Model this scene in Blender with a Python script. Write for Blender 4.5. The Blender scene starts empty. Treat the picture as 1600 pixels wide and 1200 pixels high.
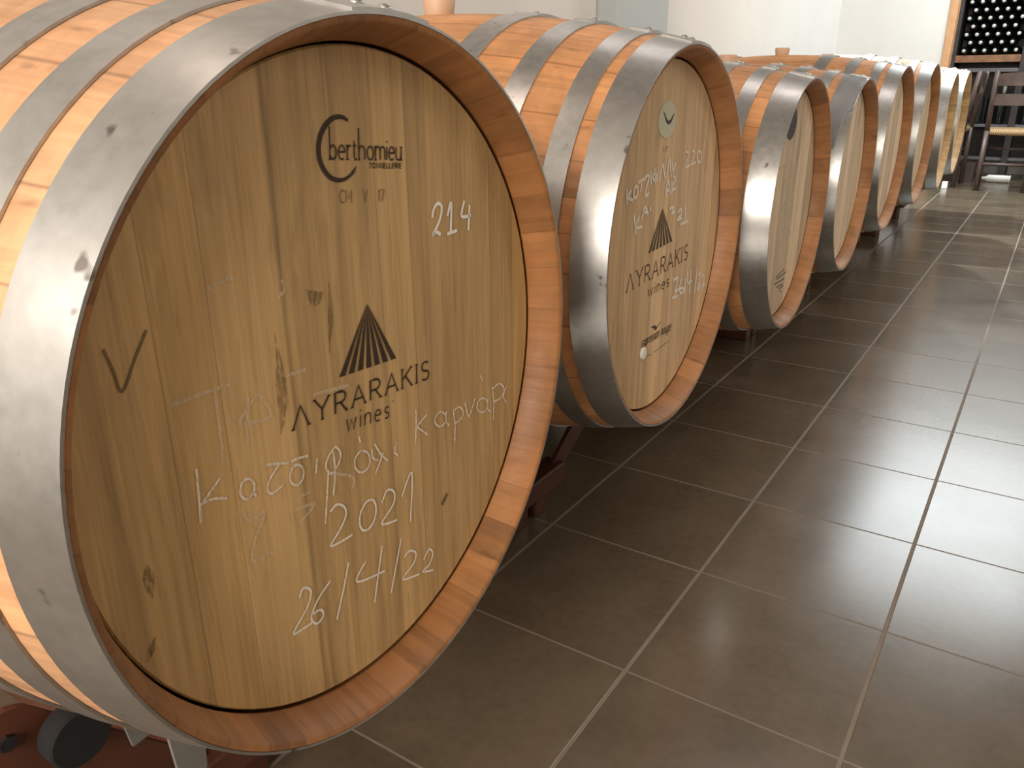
import bpy, bmesh, math, random
from mathutils import Vector, Matrix
random.seed(7)
S = bpy.context.scene
COL = S.collection
PI = math.pi

# ---------------------------------------------------------------- camera
cam_d = bpy.data.cameras.new('camera'); cam = bpy.data.objects.new('camera', cam_d); COL.objects.link(cam)
cam_d.sensor_width = 36.0; cam_d.lens = 36.0 * 1247.75 / 1600.0; cam_d.clip_start = 0.02; cam_d.clip_end = 60
yaw, pitch, roll = -0.5837909, 0.36156468, -0.00747626
fwd = Vector((math.sin(yaw)*math.cos(pitch), math.cos(yaw)*math.cos(pitch), -math.sin(pitch)))
rgt0 = Vector((math.cos(yaw), -math.sin(yaw), 0)); up0 = rgt0.cross(fwd)
rgt = rgt0*math.cos(roll) + up0*math.sin(roll); upv = -rgt0*math.sin(roll) + up0*math.cos(roll)
cam.matrix_world = Matrix(((rgt.x, upv.x, -fwd.x, 0.68355), (rgt.y, upv.y, -fwd.y, -0.87619), (rgt.z, upv.z, -fwd.z, 0.80637), (0, 0, 0, 1)))
S.camera = cam

# ---------------------------------------------------------------- world, view, lights
w = bpy.data.worlds.new('world'); S.world = w; w.use_nodes = True
w.node_tree.nodes['Background'].inputs[0].default_value = (0.9, 0.92, 1.0, 1)
w.node_tree.nodes['Background'].inputs[1].default_value = 0.02
S.view_settings.view_transform = 'Standard'; S.view_settings.look = 'None'
S.view_settings.gamma = 1.0; S.view_settings.exposure = 0.0; S.view_settings.use_curve_mapping = False

def point(name, loc, power, col, rad=0.05):
    d = bpy.data.lights.new(name, 'POINT'); d.energy = power; d.color = col; d.shadow_soft_size = rad
    o = bpy.data.objects.new(name, d); o.location = loc; COL.objects.link(o); return o
def area(name, loc, target, sx, sy, power, col):
    d = bpy.data.lights.new(name, 'AREA'); d.energy = power; d.color = col; d.shape = 'RECTANGLE'; d.size = sx; d.size_y = sy
    o = bpy.data.objects.new(name, d); o.location = loc
    o.rotation_euler = (Vector(target) - Vector(loc)).to_track_quat('-Z', 'Y').to_euler(); COL.objects.link(o); return o
#LIGHTS
def spot(name, loc, target, power, col, ang, blend, rad=0.05):
    d = bpy.data.lights.new(name, 'SPOT'); d.energy = power; d.color = col; d.shadow_soft_size = rad; d.spot_size = math.radians(ang); d.spot_blend = blend
    o = bpy.data.objects.new(name, d); o.location = loc
    o.rotation_euler = (Vector(target) - Vector(loc)).to_track_quat('-Z', 'Y').to_euler(); COL.objects.link(o); return o
WARM = (1.0, 0.80, 0.67); NEUT = (1.0, 0.90, 0.78); COOL = (0.90, 0.98, 1.0)
area('doorway_daylight', (0.82, -3.30, 1.55), (0.3, 0.0, 0.7), 1.1, 1.5, 155, NEUT)
point('wall_lamp_near', (-0.60, -2.95, 2.1), 30, (1.0, 0.88, 0.80), 0.06)
spot('ceiling_spot_near', (-0.55, -0.42, 2.6), (0.1, 0.0, 0), 14, WARM, 70, .5)
spot('ceiling_spot_far', (-0.68, 4.80, 2.40), (0.78, 4.55, 0), 420, COOL, 88, .2, .06)
area('aisle_lamp_middle', (2.6, 2.8, 3.0), (0.4, 3.2, 0.4), 0.4, 1.4, 45, NEUT)
area('floor_glare_fill', (0.55, 5.65, 2.45), (0.55, 5.65, 0), 1.3, 2.7, 72, COOL)  # added area light whose reflection makes the glare on the floor
spot('low_fill_spot', (-0.45, -1.95, 1.25), (-0.75, -0.98, 0.0), 30, NEUT, 70, .6)  # added spot: brightens the floor and low wall mirrored in the left hoops
area('back_wall_fill', (0.9, 6.2, 3.1), (0.9, 7.75, 2.0), 1.6, 0.3, 36, COOL)  # added area light, brightens the back wall for the floor's reflection
area('left_wall_fill', (-0.45, 2.1, 3.0), (-1.1, 2.1, 1.0), 0.2, 2.4, 14, (1.0, 0.90, 0.86))  # added area light to brighten the left wall behind the barrels
#ENDLIGHTS

# ---------------------------------------------------------------- node helpers
class NT:
    def __init__(s, name, rough=0.5, metal=0.0):
        s.m = bpy.data.materials.new(name); s.m.use_nodes = True; s.t = s.m.node_tree
        s.b = s.t.nodes['Principled BSDF']; s.b.inputs['Roughness'].default_value = rough; s.b.inputs['Metallic'].default_value = metal
    def n(s, typ, **kw):
        nd = s.t.nodes.new(typ)
        for k, v in kw.items(): setattr(nd, k, v)
        return nd
    def put(s, sock, v):
        if isinstance(v, bpy.types.NodeSocket): s.t.links.new(v, sock)
        elif v is not None:
            if isinstance(v, (tuple, list)) and len(v) == 3 and sock.type == 'RGBA': v = (*v, 1)
            sock.default_value = v
    def math(s, op, a, b=None, c=None):
        nd = s.n('ShaderNodeMath', operation=op)
        for i, v in enumerate((a, b, c)):
            if v is not None: s.put(nd.inputs[i], v)
        return nd.outputs[0]
    def mix(s, f, a, b, blend='MIX'):
        nd = s.n('ShaderNodeMix', data_type='RGBA', blend_type=blend)
        s.put(nd.inputs[0], f); s.put(nd.inputs[6], a); s.put(nd.inputs[7], b); return nd.outputs[2]
    def noise(s, vec, scale, detail=3.0, rough=0.55, dist=0.0):
        nd = s.n('ShaderNodeTexNoise'); s.put(nd.inputs['Vector'], vec); nd.inputs['Scale'].default_value = scale
        nd.inputs['Detail'].default_value = detail; nd.inputs['Roughness'].default_value = rough; nd.inputs['Distortion'].default_value = dist
        return nd.outputs['Fac']
    def white(s, v):
        nd = s.n('ShaderNodeTexWhiteNoise', noise_dimensions='1D'); s.put(nd.inputs['W'], v); return nd.outputs['Value']
    def ramp(s, v, lo, hi, a=0.0, b=1.0):
        nd = s.n('ShaderNodeMapRange'); nd.clamp = True; s.put(nd.inputs[0], v)
        for i, q in zip((1, 2, 3, 4), (lo, hi, a, b)): nd.inputs[i].default_value = q
        return nd.outputs[0]
    def obj(s):
        tc = s.n('ShaderNodeTexCoord'); sp = s.n('ShaderNodeSeparateXYZ'); s.t.links.new(tc.outputs['Object'], sp.inputs[0])
        return tc.outputs['Object'], sp.outputs[0], sp.outputs[1], sp.outputs[2]
    def comb(s, x, y, z):
        nd = s.n('ShaderNodeCombineXYZ')
        for i, v in enumerate((x, y, z)): s.put(nd.inputs[i], v)
        return nd.outputs[0]
    def info(s):
        nd = s.n('ShaderNodeObjectInfo'); return nd.outputs['Color'], nd.outputs['Random']
    def bump(s, h, strength=0.2, dist=0.002):
        nd = s.n('ShaderNodeBump'); nd.inputs['Strength'].default_value = strength; nd.inputs['Distance'].default_value = dist
        s.put(nd.inputs['Height'], h); s.t.links.new(nd.outputs[0], s.b.inputs['Normal'])
    def col(s, v): s.put(s.b.inputs['Base Color'], v)
    def rgh(s, v): s.put(s.b.inputs['Roughness'], v)

def plain(name, col, rough=0.5, metal=0.0, var=0.15, scale=8.0, bump=0.0):
    t = NT(name, rough, metal); v, x, y, z = t.obj()
    n = t.noise(v, scale, 4.0)
    dk = tuple(c*(1-var) for c in col); lt = tuple(min(1, c*(1+var)) for c in col)
    t.col(t.mix(t.ramp(n, .3, .7), dk, lt))
    if bump: t.bump(t.noise(v, scale*6, 3.0), bump)
    return t.m

def mat_stave(name='oak_staves', seam=.55):
    t = NT(name, 0.55); v, x, y, z = t.obj(); tint, rnd = t.info()
    ang = t.math('ARCTAN2', y, z)
    pos = t.math('ADD', t.math('MULTIPLY', ang, 31/(2*PI)), t.math('MULTIPLY', t.math('SINE', t.math('MULTIPLY', ang, 5.0)), .35))
    pos = t.math('ADD', pos, 100.0)
    idx = t.math('FLOOR', pos); fr = t.math('FRACT', pos)
    wn = t.white(t.math('ADD', idx, t.math('MULTIPLY', rnd, 57.0)))
    gv = t.comb(t.math('MULTIPLY', x, 5.0), t.math('MULTIPLY', ang, 26.0), t.math('MULTIPLY', wn, 20.0))
    grain = t.noise(gv, 1.0, 6.0, .65, .6)
    cross = t.noise(t.comb(t.math('MULTIPLY', x, 26.0), t.math('MULTIPLY', ang, 6.0), t.math('MULTIPLY', wn, 9.0)), 1.0, 4.0, .6, .5)
    blot = t.noise(v, 9.0, 3.0)
    val = t.math('ADD', t.ramp(wn, 0, 1, .80, 1.14), t.ramp(grain, .3, .7, -.17, .13))
    val = t.math('ADD', val, t.ramp(cross, .32, .62, -.16, .05))
    val = t.math('MULTIPLY', val, t.ramp(blot, .3, .65, .86, 1.04))
    knots = t.noise(t.comb(t.math('MULTIPLY', x, 16.0), t.math('MULTIPLY', ang, 14.0), 3.0), 1.0, 2.0)
    val = t.math('MULTIPLY', val, t.ramp(knots, .66, .76, 1.0, .60))
    edge = t.math('MINIMUM', fr, t.math('SUBTRACT', 1.0, fr))
    val = t.math('MULTIPLY', val, t.ramp(edge, 0.0, .03, seam, 1.0))
    vc = t.comb(val, val, val)
    c = t.mix(1.0, tint, vc, 'MULTIPLY')
    c = t.mix(t.ramp(t.noise(gv, .6, 3.0), .45, .75, 0, .35), c, t.mix(1.0, c, (1.0, .72, .46), 'MULTIPLY'))
    t.col(c); t.rgh(t.ramp(grain, .3, .7, .62, .45))
    t.bump(t.math('ADD', t.math('MULTIPLY', grain, .4), t.ramp(edge, 0, .035, -.6, 0)), .25, .001)
    return t.m

def mat_head():
    t = NT('oak_head_boards', 0.6); v, x, y, z = t.obj(); tint, rnd = t.info()
    wob = t.math('MULTIPLY', t.math('SINE', t.math('ADD', t.math('MULTIPLY', y, 31.0), t.math('MULTIPLY', rnd, 6.0))), .38)
    pos = t.math('ADD', t.math('ADD', t.math('MULTIPLY', y, 12.5), wob), t.math('ADD', 50.0, rnd))
    idx = t.math('FLOOR', pos); fr = t.math('FRACT', pos)
    wn = t.white(t.math('ADD', idx, t.math('MULTIPLY', rnd, 91.0)))
    wn2 = t.white(t.math('ADD', t.math('MULTIPLY', idx, 1.7), t.math('MULTIPLY', rnd, 37.0)))
    gv = t.comb(t.math('MULTIPLY', wn, 30.0), t.math('MULTIPLY', y, 120.0), t.math('MULTIPLY', z, 5.0))
    grain = t.noise(gv, 1.0, 6.0, .62, 1.0)
    broad = t.noise(t.comb(t.math('MULTIPLY', wn, 11.0), t.math('MULTIPLY', y, 30.0), t.math('MULTIPLY', z, 3.0)), 1.0, 3.0, .55, .8)
    fleck = t.noise(t.comb(2.0, t.math('MULTIPLY', y, 260.0), t.math('MULTIPLY', z, 22.0)), 1.0, 2.0)
    val = t.math('ADD', t.ramp(wn, 0, 1, .78, 1.13), t.ramp(grain, .3, .7, -.20, .15))
    val = t.math('ADD', val, t.ramp(broad, .3, .7, -.14, .10))
    val = t.math('MULTIPLY', val, t.ramp(fleck, .60, .74, 1.0, .82))
    stain = t.noise(t.comb(rnd, t.math('MULTIPLY', y, 14.0), t.math('MULTIPLY', z, 3.2)), 1.0, 4.0, .6, .4)
    val = t.math('MULTIPLY', val, t.ramp(stain, .60, .76, 1.0, .56))
    edge = t.math('MINIMUM', fr, t.math('SUBTRACT', 1.0, fr))
    seam = t.ramp(edge, 0.0, .018, .62, 1.0)
    val = t.math('MULTIPLY', val, t.math('MAXIMUM', seam, t.ramp(wn2, .0, 1, .35, .95)))
    c = t.mix(1.0, tint, t.comb(val, val, val), 'MULTIPLY')
    c = t.mix(t.ramp(wn2, 0, 1, 0, .55), c, t.mix(1.0, c, (1.0, .97, .80), 'MULTIPLY'))
    t.col(c); t.rgh(.55)
    t.bump(t.math('ADD', t.math('MULTIPLY', grain, .3), t.ramp(edge, 0, .02, -.5, 0)), .2, .0008)
    return t.m

def mat_hoop():
    t = NT('galvanised_steel', 0.4, .95); v, x, y, z = t.obj(); tint, rnd = t.info()
    vv = t.n('ShaderNodeVectorMath', operation='ADD'); t.put(vv.inputs[0], v); t.put(vv.inputs[1], t.comb(t.math('MULTIPLY', rnd, 9.0), 0.0, 0.0))
    v = vv.outputs[0]
    big = t.noise(v, 9.0, 4.0, .6); fine = t.noise(v, 70.0, 3.0); spots = t.noise(v, 38.0, 2.0)
    c = t.mix(t.ramp(big, .3, .7), (.36, .36, .35), (.52, .52, .515))
    c = t.mix(t.ramp(fine, .35, .65, 0, .35), c, (.62, .62, .62))
    c = t.mix(t.ramp(spots, .70, .76, 0, .75), c, (.10, .08, .06))
    t.col(c); t.rgh(t.ramp(big, .3, .7, .40, .32))
    t.bump(t.math('ADD', t.math('MULTIPLY', fine, .3), big), .12, .002)
    return t.m

def mat_floor():
    t = NT('brown_floor_tiles', 0.3); t.b.inputs['Specular IOR Level'].default_value = 1.0; v, x, y, z = t.obj(); P = .3
    fx = t.math('FRACT', t.math('ADD', t.math('DIVIDE', x, P), 100.0)); fy = t.math('FRACT', t.math('ADD', t.math('DIVIDE', y, P), 100.0))
    ex = t.math('MINIMUM', fx, t.math('SUBTRACT', 1.0, fx)); ey = t.math('MINIMUM', fy, t.math('SUBTRACT', 1.0, fy))
    e = t.math('MINIMUM', ex, t.math('MULTIPLY', ey, 1.6))
    grout = t.ramp(e, .0085, .0115, 1.0, 0.0)
    ix = t.math('FLOOR', t.math('ADD', t.math('DIVIDE', x, P), 100.0)); iy = t.math('FLOOR', t.math('ADD', t.math('DIVIDE', y, P), 100.0))
    wn = t.white(t.math('ADD', ix, t.math('MULTIPLY', iy, 13.37)))
    n1 = t.noise(v, 5.0, 4.0, .6); n2 = t.noise(v, 60.0, 3.0, .6)
    tile = t.mix(t.ramp(n1, .3, .7), (.088, .064, .040), (.128, .097, .065))
    tile = t.mix(t.ramp(n2, .35, .65, 0, .3), tile, (.15, .12, .085))
    vv = t.ramp(wn, 0, 1, .88, 1.1)
    tile = t.mix(1.0, tile, t.comb(vv, vv, vv), 'MULTIPLY')
    gcol = t.mix(t.noise(v, 14.0, 3.0), (.13, .10, .075), (.24, .185, .135))
    t.col(t.mix(grout, tile, gcol))
    r = t.ramp(n1, .3, .7, .19, .23)
    t.rgh(t.mix(grout, t.comb(r, r, r), (.75, .75, .75)))
    t.bump(t.math('MULTIPLY', grout, -1.0), .5, .002)
    return t.m

def mat_wall(name, col, drip=True):
    t = NT(name, .7); v, x, y, z = t.obj()
    n = t.noise(v, 2.0, 3.0); f = t.noise(v, 45.0, 4.0, .65)
    d = t.noise(t.comb(t.math('MULTIPLY', x, 9.0), t.math('MULTIPLY', y, 9.0), t.math('MULTIPLY', z, 2.5)), 1.0, 4.0)
    c = t.mix(t.ramp(n, .3, .7), tuple(q*.95 for q in col), col)
    c = t.mix(t.ramp(d, .62, .75, 0, .12), c, tuple(q*.75 for q in col))
    t.col(c); t.bump(f, .25, .003); return t.m

def mat_chalk(name, col, lo, hi):
    t = NT(name, .9); v, x, y, z = t.obj()
    n = t.noise(t.comb(0.0, t.math('MULTIPLY', y, 420.0), t.math('MULTIPLY', z, 140.0)), 1.0, 3.0)
    t.col(col); t.put(t.b.inputs['Alpha'], t.ramp(n, .36, .56, lo, hi)); return t.m

def mat_burl(name, col, a): 
    t = NT(name, .7); v, x, y, z = t.obj(); n = t.noise(v, 260.0, 2.0)
    t.col(col); t.put(t.b.inputs['Alpha'], t.ramp(n, .3, .7, a-.10, a)); return t.m

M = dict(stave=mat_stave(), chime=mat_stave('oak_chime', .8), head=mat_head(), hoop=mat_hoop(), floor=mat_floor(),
    wall=mat_wall('white_plaster', (.76, .745, .72)), wall2=mat_wall('plaster_aisle', (.62, .57, .50)), pil=mat_wall('pale_blue_grey', (.50, .55, .565)),
    ceil=mat_wall('ceiling_paint', (.42, .40, .37)),
    chalk=mat_chalk('chalk_white', (.88, .83, .74), .72, 1.0), faint=mat_chalk('chalk_worn', (.78, .64, .44), .22, .55), soft=mat_chalk('chalk_soft', (.84, .76, .64), .45, .95),
    brush=mat_chalk('white_marker', (.93, .92, .88), .85, 1.0),
    burn=mat_burl('burnt_brown', (.035, .018, .010), .97), burn2=mat_burl('faded_burn', (.20, .13, .06), .72), burn3=mat_burl('dark_print', (.07, .045, .025), .92),
    smudge=mat_burl('dark_smudge', (.10, .06, .025), .6),
    stain=mat_chalk('dark_stain', (.14, .085, .035), .03, .42),
    label=plain('pale_green_label', (.58, .58, .42), .5, 0, .05), black=plain('black_ink', (.012, .012, .014), .5, 0, .2), white=plain('white_paint', (.85, .85, .82), .4, 0, .05),
    bung=plain('tan_silicone', (.60, .40, .27), .5, 0, .08), rust=plain('red_brown_paint', (.085, .028, .016), .42, 0, .25, 12, .1), roller=plain('black_rubber', (.005, .005, .006), .85),
    zinc=plain('dull_zinc', (.46, .47, .48), .5, .35, .12, 20),
    steel=plain('grey_steel', (.30, .30, .29), .45, .6, .15), dwood=plain('dark_brown_wood', (.075, .048, .040), .42, 0, .3, 14), lwood=plain('orange_pine', (.62, .34, .17), .5, 0, .15, 10),
    glass=plain('dark_bottle_glass', (.008, .012, .010), .12, 0, .3), caps=plain('pale_capsule', (.50, .50, .48), .35, 0, .08), dark=plain('dark_shelf_wood', (.030, .026, .026), .5, 0, .3, 10),
    greyw=plain('grey_painted_board', (.10, .095, .10), .5, 0, .2))

def mat_weave():
    t = NT('woven_rush', .75); v, x, y, z = t.obj()
    wv = t.math('SINE', t.math('ADD', t.math('MULTIPLY', x, 420.0), t.math('MULTIPLY', t.math('SINE', t.math('MULTIPLY', t.math('ADD', y, z), 240.0)), 1.6)))
    n = t.noise(v, 30.0, 3.0)
    c = t.mix(t.ramp(wv, -1, 1), (.22, .13, .06), (.50, .34, .17)); t.col(t.mix(t.ramp(n, .3, .7, 0, .4), c, (.38, .22, .12)))
    t.bump(wv, .5, .004); return t.m
M['rush'] = mat_weave()
M['brownw'] = plain('brown_shelf_wood', (.22, .105, .05), .6, 0, .35, 22)

# ---------------------------------------------------------------- mesh helpers
def obj(name, bm, mat, parent=None, smooth=True, loc=(0, 0, 0)):
    me = bpy.data.meshes.new(name)
    bmesh.ops.recalc_face_normals(bm, faces=bm.faces[:])
    bm.to_mesh(me); bm.free(); me.materials.append(M[mat])
    for p in me.polygons: p.use_smooth = smooth
    o = bpy.data.objects.new(name, me); COL.objects.link(o); o.location = loc
    if parent: o.parent = parent
    return o
def tag(o, label=None, cat=None, group=None, kind=None):
    if label: o['label'] = label
    if cat: o['category'] = cat
    if group: o['group'] = group
    if kind: o['kind'] = kind
    return o
def empty(name, loc, rz, label, cat, group=None):
    o = bpy.data.objects.new(name, None); o.empty_display_size = .1; COL.objects.link(o); o.location = loc; o.rotation_euler = (0, 0, rz)
    return tag(o, label, cat, group)
def box(bm, x0, x1, y0, y1, z0, z1, mtx=None, bev=0.0):
    b2 = bmesh.new(); bmesh.ops.create_cube(b2, size=1.0)
    for v in b2.verts: v.co = Vector(((x0+x1)/2 + v.co.x*(x1-x0), (y0+y1)/2 + v.co.y*(y1-y0), (z0+z1)/2 + v.co.z*(z1-z0)))
    if bev: bmesh.ops.bevel(b2, geom=b2.edges[:], offset=bev, segments=2, affect='EDGES', profile=.5)
    if mtx is not None: bmesh.ops.transform(b2, matrix=mtx, verts=b2.verts[:])
    join(bm, b2)
def join(bm, b2):
    mp = {}
    for v in b2.verts: mp[v] = bm.verts.new(v.co)
    for f in b2.faces:
        try: bm.faces.new([mp[v] for v in f.verts])
        except ValueError: pass
    b2.free()
def lathe(bm, prof, n=96, axis='X', origin=(0, 0, 0), a0=0.0, a1=2*PI, closed=True):
    """prof: list of (along, radius); angle 0 = up (+Z) towards +Y."""
    rings = []; full = abs(a1-a0-2*PI) < 1e-6; m = n if full else n+1
    for s, r in prof:
        ring = []
        for i in range(m):
            a = a0 + (a1-a0)*i/n
            u, v = r*math.sin(a), r*math.cos(a)
            p = {'X': (s, u, v), 'Y': (u, s, v), 'Z': (u, v, s)}[axis]
            ring.append(bm.verts.new((p[0]+origin[0], p[1]+origin[1], p[2]+origin[2])))
        rings.append(ring)
    K = len(rings)
    for k in range(K if closed else K-1):
        A, B = rings[k], rings[(k+1) % K]
        for i in range(n if full else n):
            j = (i+1) % m
            if not full and i == n: break
            bm.faces.new((A[i], A[j], B[j], B[i]))
    if not full and closed:
        bm.faces.new([r[0] for r in rings]); bm.faces.new([r[-1] for r in rings])
    return rings
def capped(bm, prof, n=24, axis='X', origin=(0, 0, 0)):
    r = lathe(bm, prof, n, axis, origin, closed=False)
    bm.faces.new(r[0]); bm.faces.new(r[-1])
def tube(bm, a, b, r, n=10, r2=None):
    a, b = Vector(a), Vector(b); d = b-a; L = d.length; q = d.to_track_quat('Z', 'Y').to_matrix().to_4x4()
    b2 = bmesh.new(); capped(b2, [(0, r), (L, r2 or r)], n, 'Z'); bmesh.ops.transform(b2, matrix=Matrix.Translation(a) @ q, verts=b2.verts[:]); join(bm, b2)
def sharp(o, ang=40):
    me = o.data; bm = bmesh.new(); bm.from_mesh(me)
    for e in bm.edges:
        if len(e.link_faces) == 2 and e.calc_face_angle(0) > math.radians(ang): e.smooth = False
    bm.to_mesh(me); bm.free(); return o
def copy_tree(o, parent=None):
    c = o.copy(); COL.objects.link(c)
    if parent: c.parent = parent
    for ch in list(o.children): copy_tree(ch, c)
    return c

# ---------------------------------------------------------------- setting
def struct(name, bm, mat): return tag(obj(name, bm, mat, None, False), kind='structure')
XL, XR, YN, YF, YB, ZC = -1.1, 3.4, -3.4, 7.0, 7.75, 3.3
bm = bmesh.new(); box(bm, XL-.1, XR+.1, YN-.1, YB+.1, -.1, 0); struct('floor', bm, 'floor')
bm = bmesh.new(); box(bm, XL-.1, XR+.1, YN-.1, YB+.1, ZC, ZC+.1); struct('ceiling', bm, 'ceil')
bm = bmesh.new(); box(bm, XL-.1, XL, YN-.1, YB+.1, 0, ZC); struct('wall_left', bm, 'wall')
bm = bmesh.new(); box(bm, XR, XR+.1, YN-.1, YB+.1, 0, ZC); struct('wall_right', bm, 'wall2')
bm = bmesh.new(); box(bm, XL, XR, YN-.1, YN, 0, ZC); struct('wall_near', bm, 'wall')
bm = bmesh.new(); box(bm, XL, -.255, YF, YF+.12, 0, ZC); struct('wall_far', bm, 'wall')
bm = bmesh.new(); box(bm, XL, XR, YB, YB+.1, 0, ZC); struct('wall_back', bm, 'wall')
bm = bmesh.new(); box(bm, -.255, -.197, YF-.015, YF+.135, 0, ZC, bev=.004); struct('trim_1', bm, 'lwood')
bm = bmesh.new(); box(bm, XL, -1.0, 2.51, 3.06, 0, ZC, bev=.006); struct('trim_2', bm, 'pil')  # pilaster toned a pale blue grey

# ---------------------------------------------------------------- barrels
def profile(rr, rb, L):
    h = L/2
    return lambda x: rb - (rb-rr)*(x/h)**2
HOOPS = [(0.0, .050), (.069, .102), (.156, .192), (.260, .305)]
DEP = .036
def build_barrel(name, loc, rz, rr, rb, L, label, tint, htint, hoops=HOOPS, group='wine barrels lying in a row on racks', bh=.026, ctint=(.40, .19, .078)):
    f0 = profile(rr-.0025, rb-.0025, L); h = L/2
    root = empty(name, (loc[0], loc[1], loc[2]-rb), rz, label, 'barrel', group)
    up = (0, 0, rb)
    outer = [(-h + L*i/40, f0(-h + L*i/40)) for i in range(41)]
    re = rr-.0025
    def endp(sg):
        return [(sg*h, re), (sg*(h-.0008), re-.0035), (sg*(h-.002), re-.0052), (sg*(h-DEP+.004), re-.0160), (sg*(h-DEP+.0005), re-.0160), (sg*(h-DEP-.002), re-.0120), (sg*(h-DEP-.016), re-.0120), (sg*(h-DEP-.016), f0(h-DEP-.016)-.003), (sg*(h-.06), f0(h-.06)-.003)]
    prof = outer + [(x, r-.006) for x, r in reversed(outer[1:-1])]
    bm = bmesh.new(); lathe(bm, outer + [(h-.003, re-.0022)] + [(x, r-.0025) for x, r in reversed(outer[1:-1])] + [(-h+.003, re-.0022)], 124, closed=True)
    b = sharp(obj('stave_body', bm, 'stave', root, True, up), 35); b.color = (*tint, 1)
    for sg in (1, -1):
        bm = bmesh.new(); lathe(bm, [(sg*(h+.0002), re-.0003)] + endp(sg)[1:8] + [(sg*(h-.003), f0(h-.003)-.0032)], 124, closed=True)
        o = sharp(obj('chime', bm, 'chime', root, True, up), 35); o.color = (*ctint, 1)  # chime tint: oxidised oak with shade inside the rim mixed into the colour
    for sg in (1, -1):
        rh = re-.0182; bm = bmesh.new()
        capped(bm, [(sg*(h-DEP-.022), rh), (sg*(h-DEP-.0015), rh), (sg*(h-DEP), rh-.0015)], 96)
        o = sharp(obj('head', bm, 'head', root, True, up), 35); o.color = (*htint, 1)
    f = profile(rr, rb, L); T = .0022
    for sg in (1, -1):
        for k, (s0, s1) in enumerate(hoops):
            bm = bmesh.new(); xs = [sg*(h-s0-(s1-s0)*i/4) for i in range(5)]
            e = .0004
            prof = [(x, f0(x)+e) for x in xs] + [(x, f0(x)+T+e) for x in reversed(xs)]
            lathe(bm, prof, 124)
            off = .02*(k % 2)
            xs2 = [sg*(h-s0-.001-(s1-s0-.002)*i/4) for i in range(5)]
            lathe(bm, [(x, f0(x)+T+e) for x in xs2] + [(x, f0(x)+2*T+e) for x in reversed(xs2)], 10, a0=-.10+off, a1=.20+off)
            hp = sharp(obj('hoop', bm, 'hoop', root, True, up), 30)
            for dy in (.01, .118):
                a = dy + off; x = sg*(h-(s0+s1)/2); r = f0(x)+2*T+e-.0008
                bm = bmesh.new(); bmesh.ops.create_uvsphere(bm, u_segments=12, v_segments=8, radius=.0068)
                for v in bm.verts: v.co.z *= .62
                bmesh.ops.transform(bm, matrix=Matrix.Translation((x, r*math.sin(a), r*math.cos(a))) @ Matrix.Rotation(-a, 4, 'X'), verts=bm.verts[:])
                obj('rivet', bm, 'hoop', hp)
    bm = bmesh.new(); z = f0(0)
    capped(bm, [(z-.012, .023), (z+.002, .0255), (z+bh-.004, .0285), (z+bh, .0265)], 32, 'Z')
    sharp(obj('bung', bm, 'bung', root, True, up), 35)
    return root

TAN = (.62, .30, .125); HD1 = (.60, .39, .175); HD2 = (.80, .56, .335); HD3 = (.76, .60, .44)
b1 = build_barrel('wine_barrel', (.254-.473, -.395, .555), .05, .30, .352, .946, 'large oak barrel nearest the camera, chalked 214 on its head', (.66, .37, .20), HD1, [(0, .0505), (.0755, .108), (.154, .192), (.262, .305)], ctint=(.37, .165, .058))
def front(c, rz, L): return (c[0]-L/2*math.cos(rz), c[1]-L/2*math.sin(rz), c[2])
b1.location = (*front((.254, -.395, .555), .05, .946)[:2], .555-.352)
def place(root, c, rz, rb, L):
    p = front(c, rz, L); root.location = (p[0], p[1], p[2]-rb); root.rotation_euler = (0, 0, rz)
b2 = build_barrel('wine_barrel', (0, 0, 0), 0, .30, .36, .946, 'second oak barrel from the camera, chalked 220 with a pale oval label', TAN, HD2)
place(b2, (.21, .352, .559), .035, .36, .946)
b3 = build_barrel('wine_barrel', (0, 0, 0), 0, .2805, .33, .86, 'third oak barrel from the camera, black label half hidden by its hoop', TAN, HD3, [(0, .055), (.085, .118), (.165, .2), (.25, .29)])
place(b3, (.215, 1.054, .53), .032, .33, .86)
b4 = copy_tree(b3); b4['label'] = 'fourth oak barrel from the camera, rumpled steel plate lapped over its front hoop'
place(b4, (.192, 1.773, .528), .017, .33, .86)
b5 = build_barrel('wine_barrel', (0, 0, 0), 0, .30, .352, .946, 'fifth oak barrel from the camera, taller than the two before it', TAN, HD3)
place(b5, (.169, 2.585, .550), 0.0, .352, .946)
b6 = copy_tree(b5)
for ch in b6.children:
    if ch.name.startswith('bung'): ch.location.z -= .024
b6['label'] = 'sixth oak barrel from the camera, its rim bottom against the bright lit floor'
place(b6, (.176, 3.304, .566), .008, .352, .946)
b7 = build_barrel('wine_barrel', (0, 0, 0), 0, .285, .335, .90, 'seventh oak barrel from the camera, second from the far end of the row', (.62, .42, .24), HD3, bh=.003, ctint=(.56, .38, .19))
place(b7, (.188, 4.014, .545), .02, .335, .90)
b8 = copy_tree(b7); b8['label'] = 'last and farthest oak barrel of the row, beside the dark chairs'
place(b8, (.182, 4.697, .56), .005, .335, .90)

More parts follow.
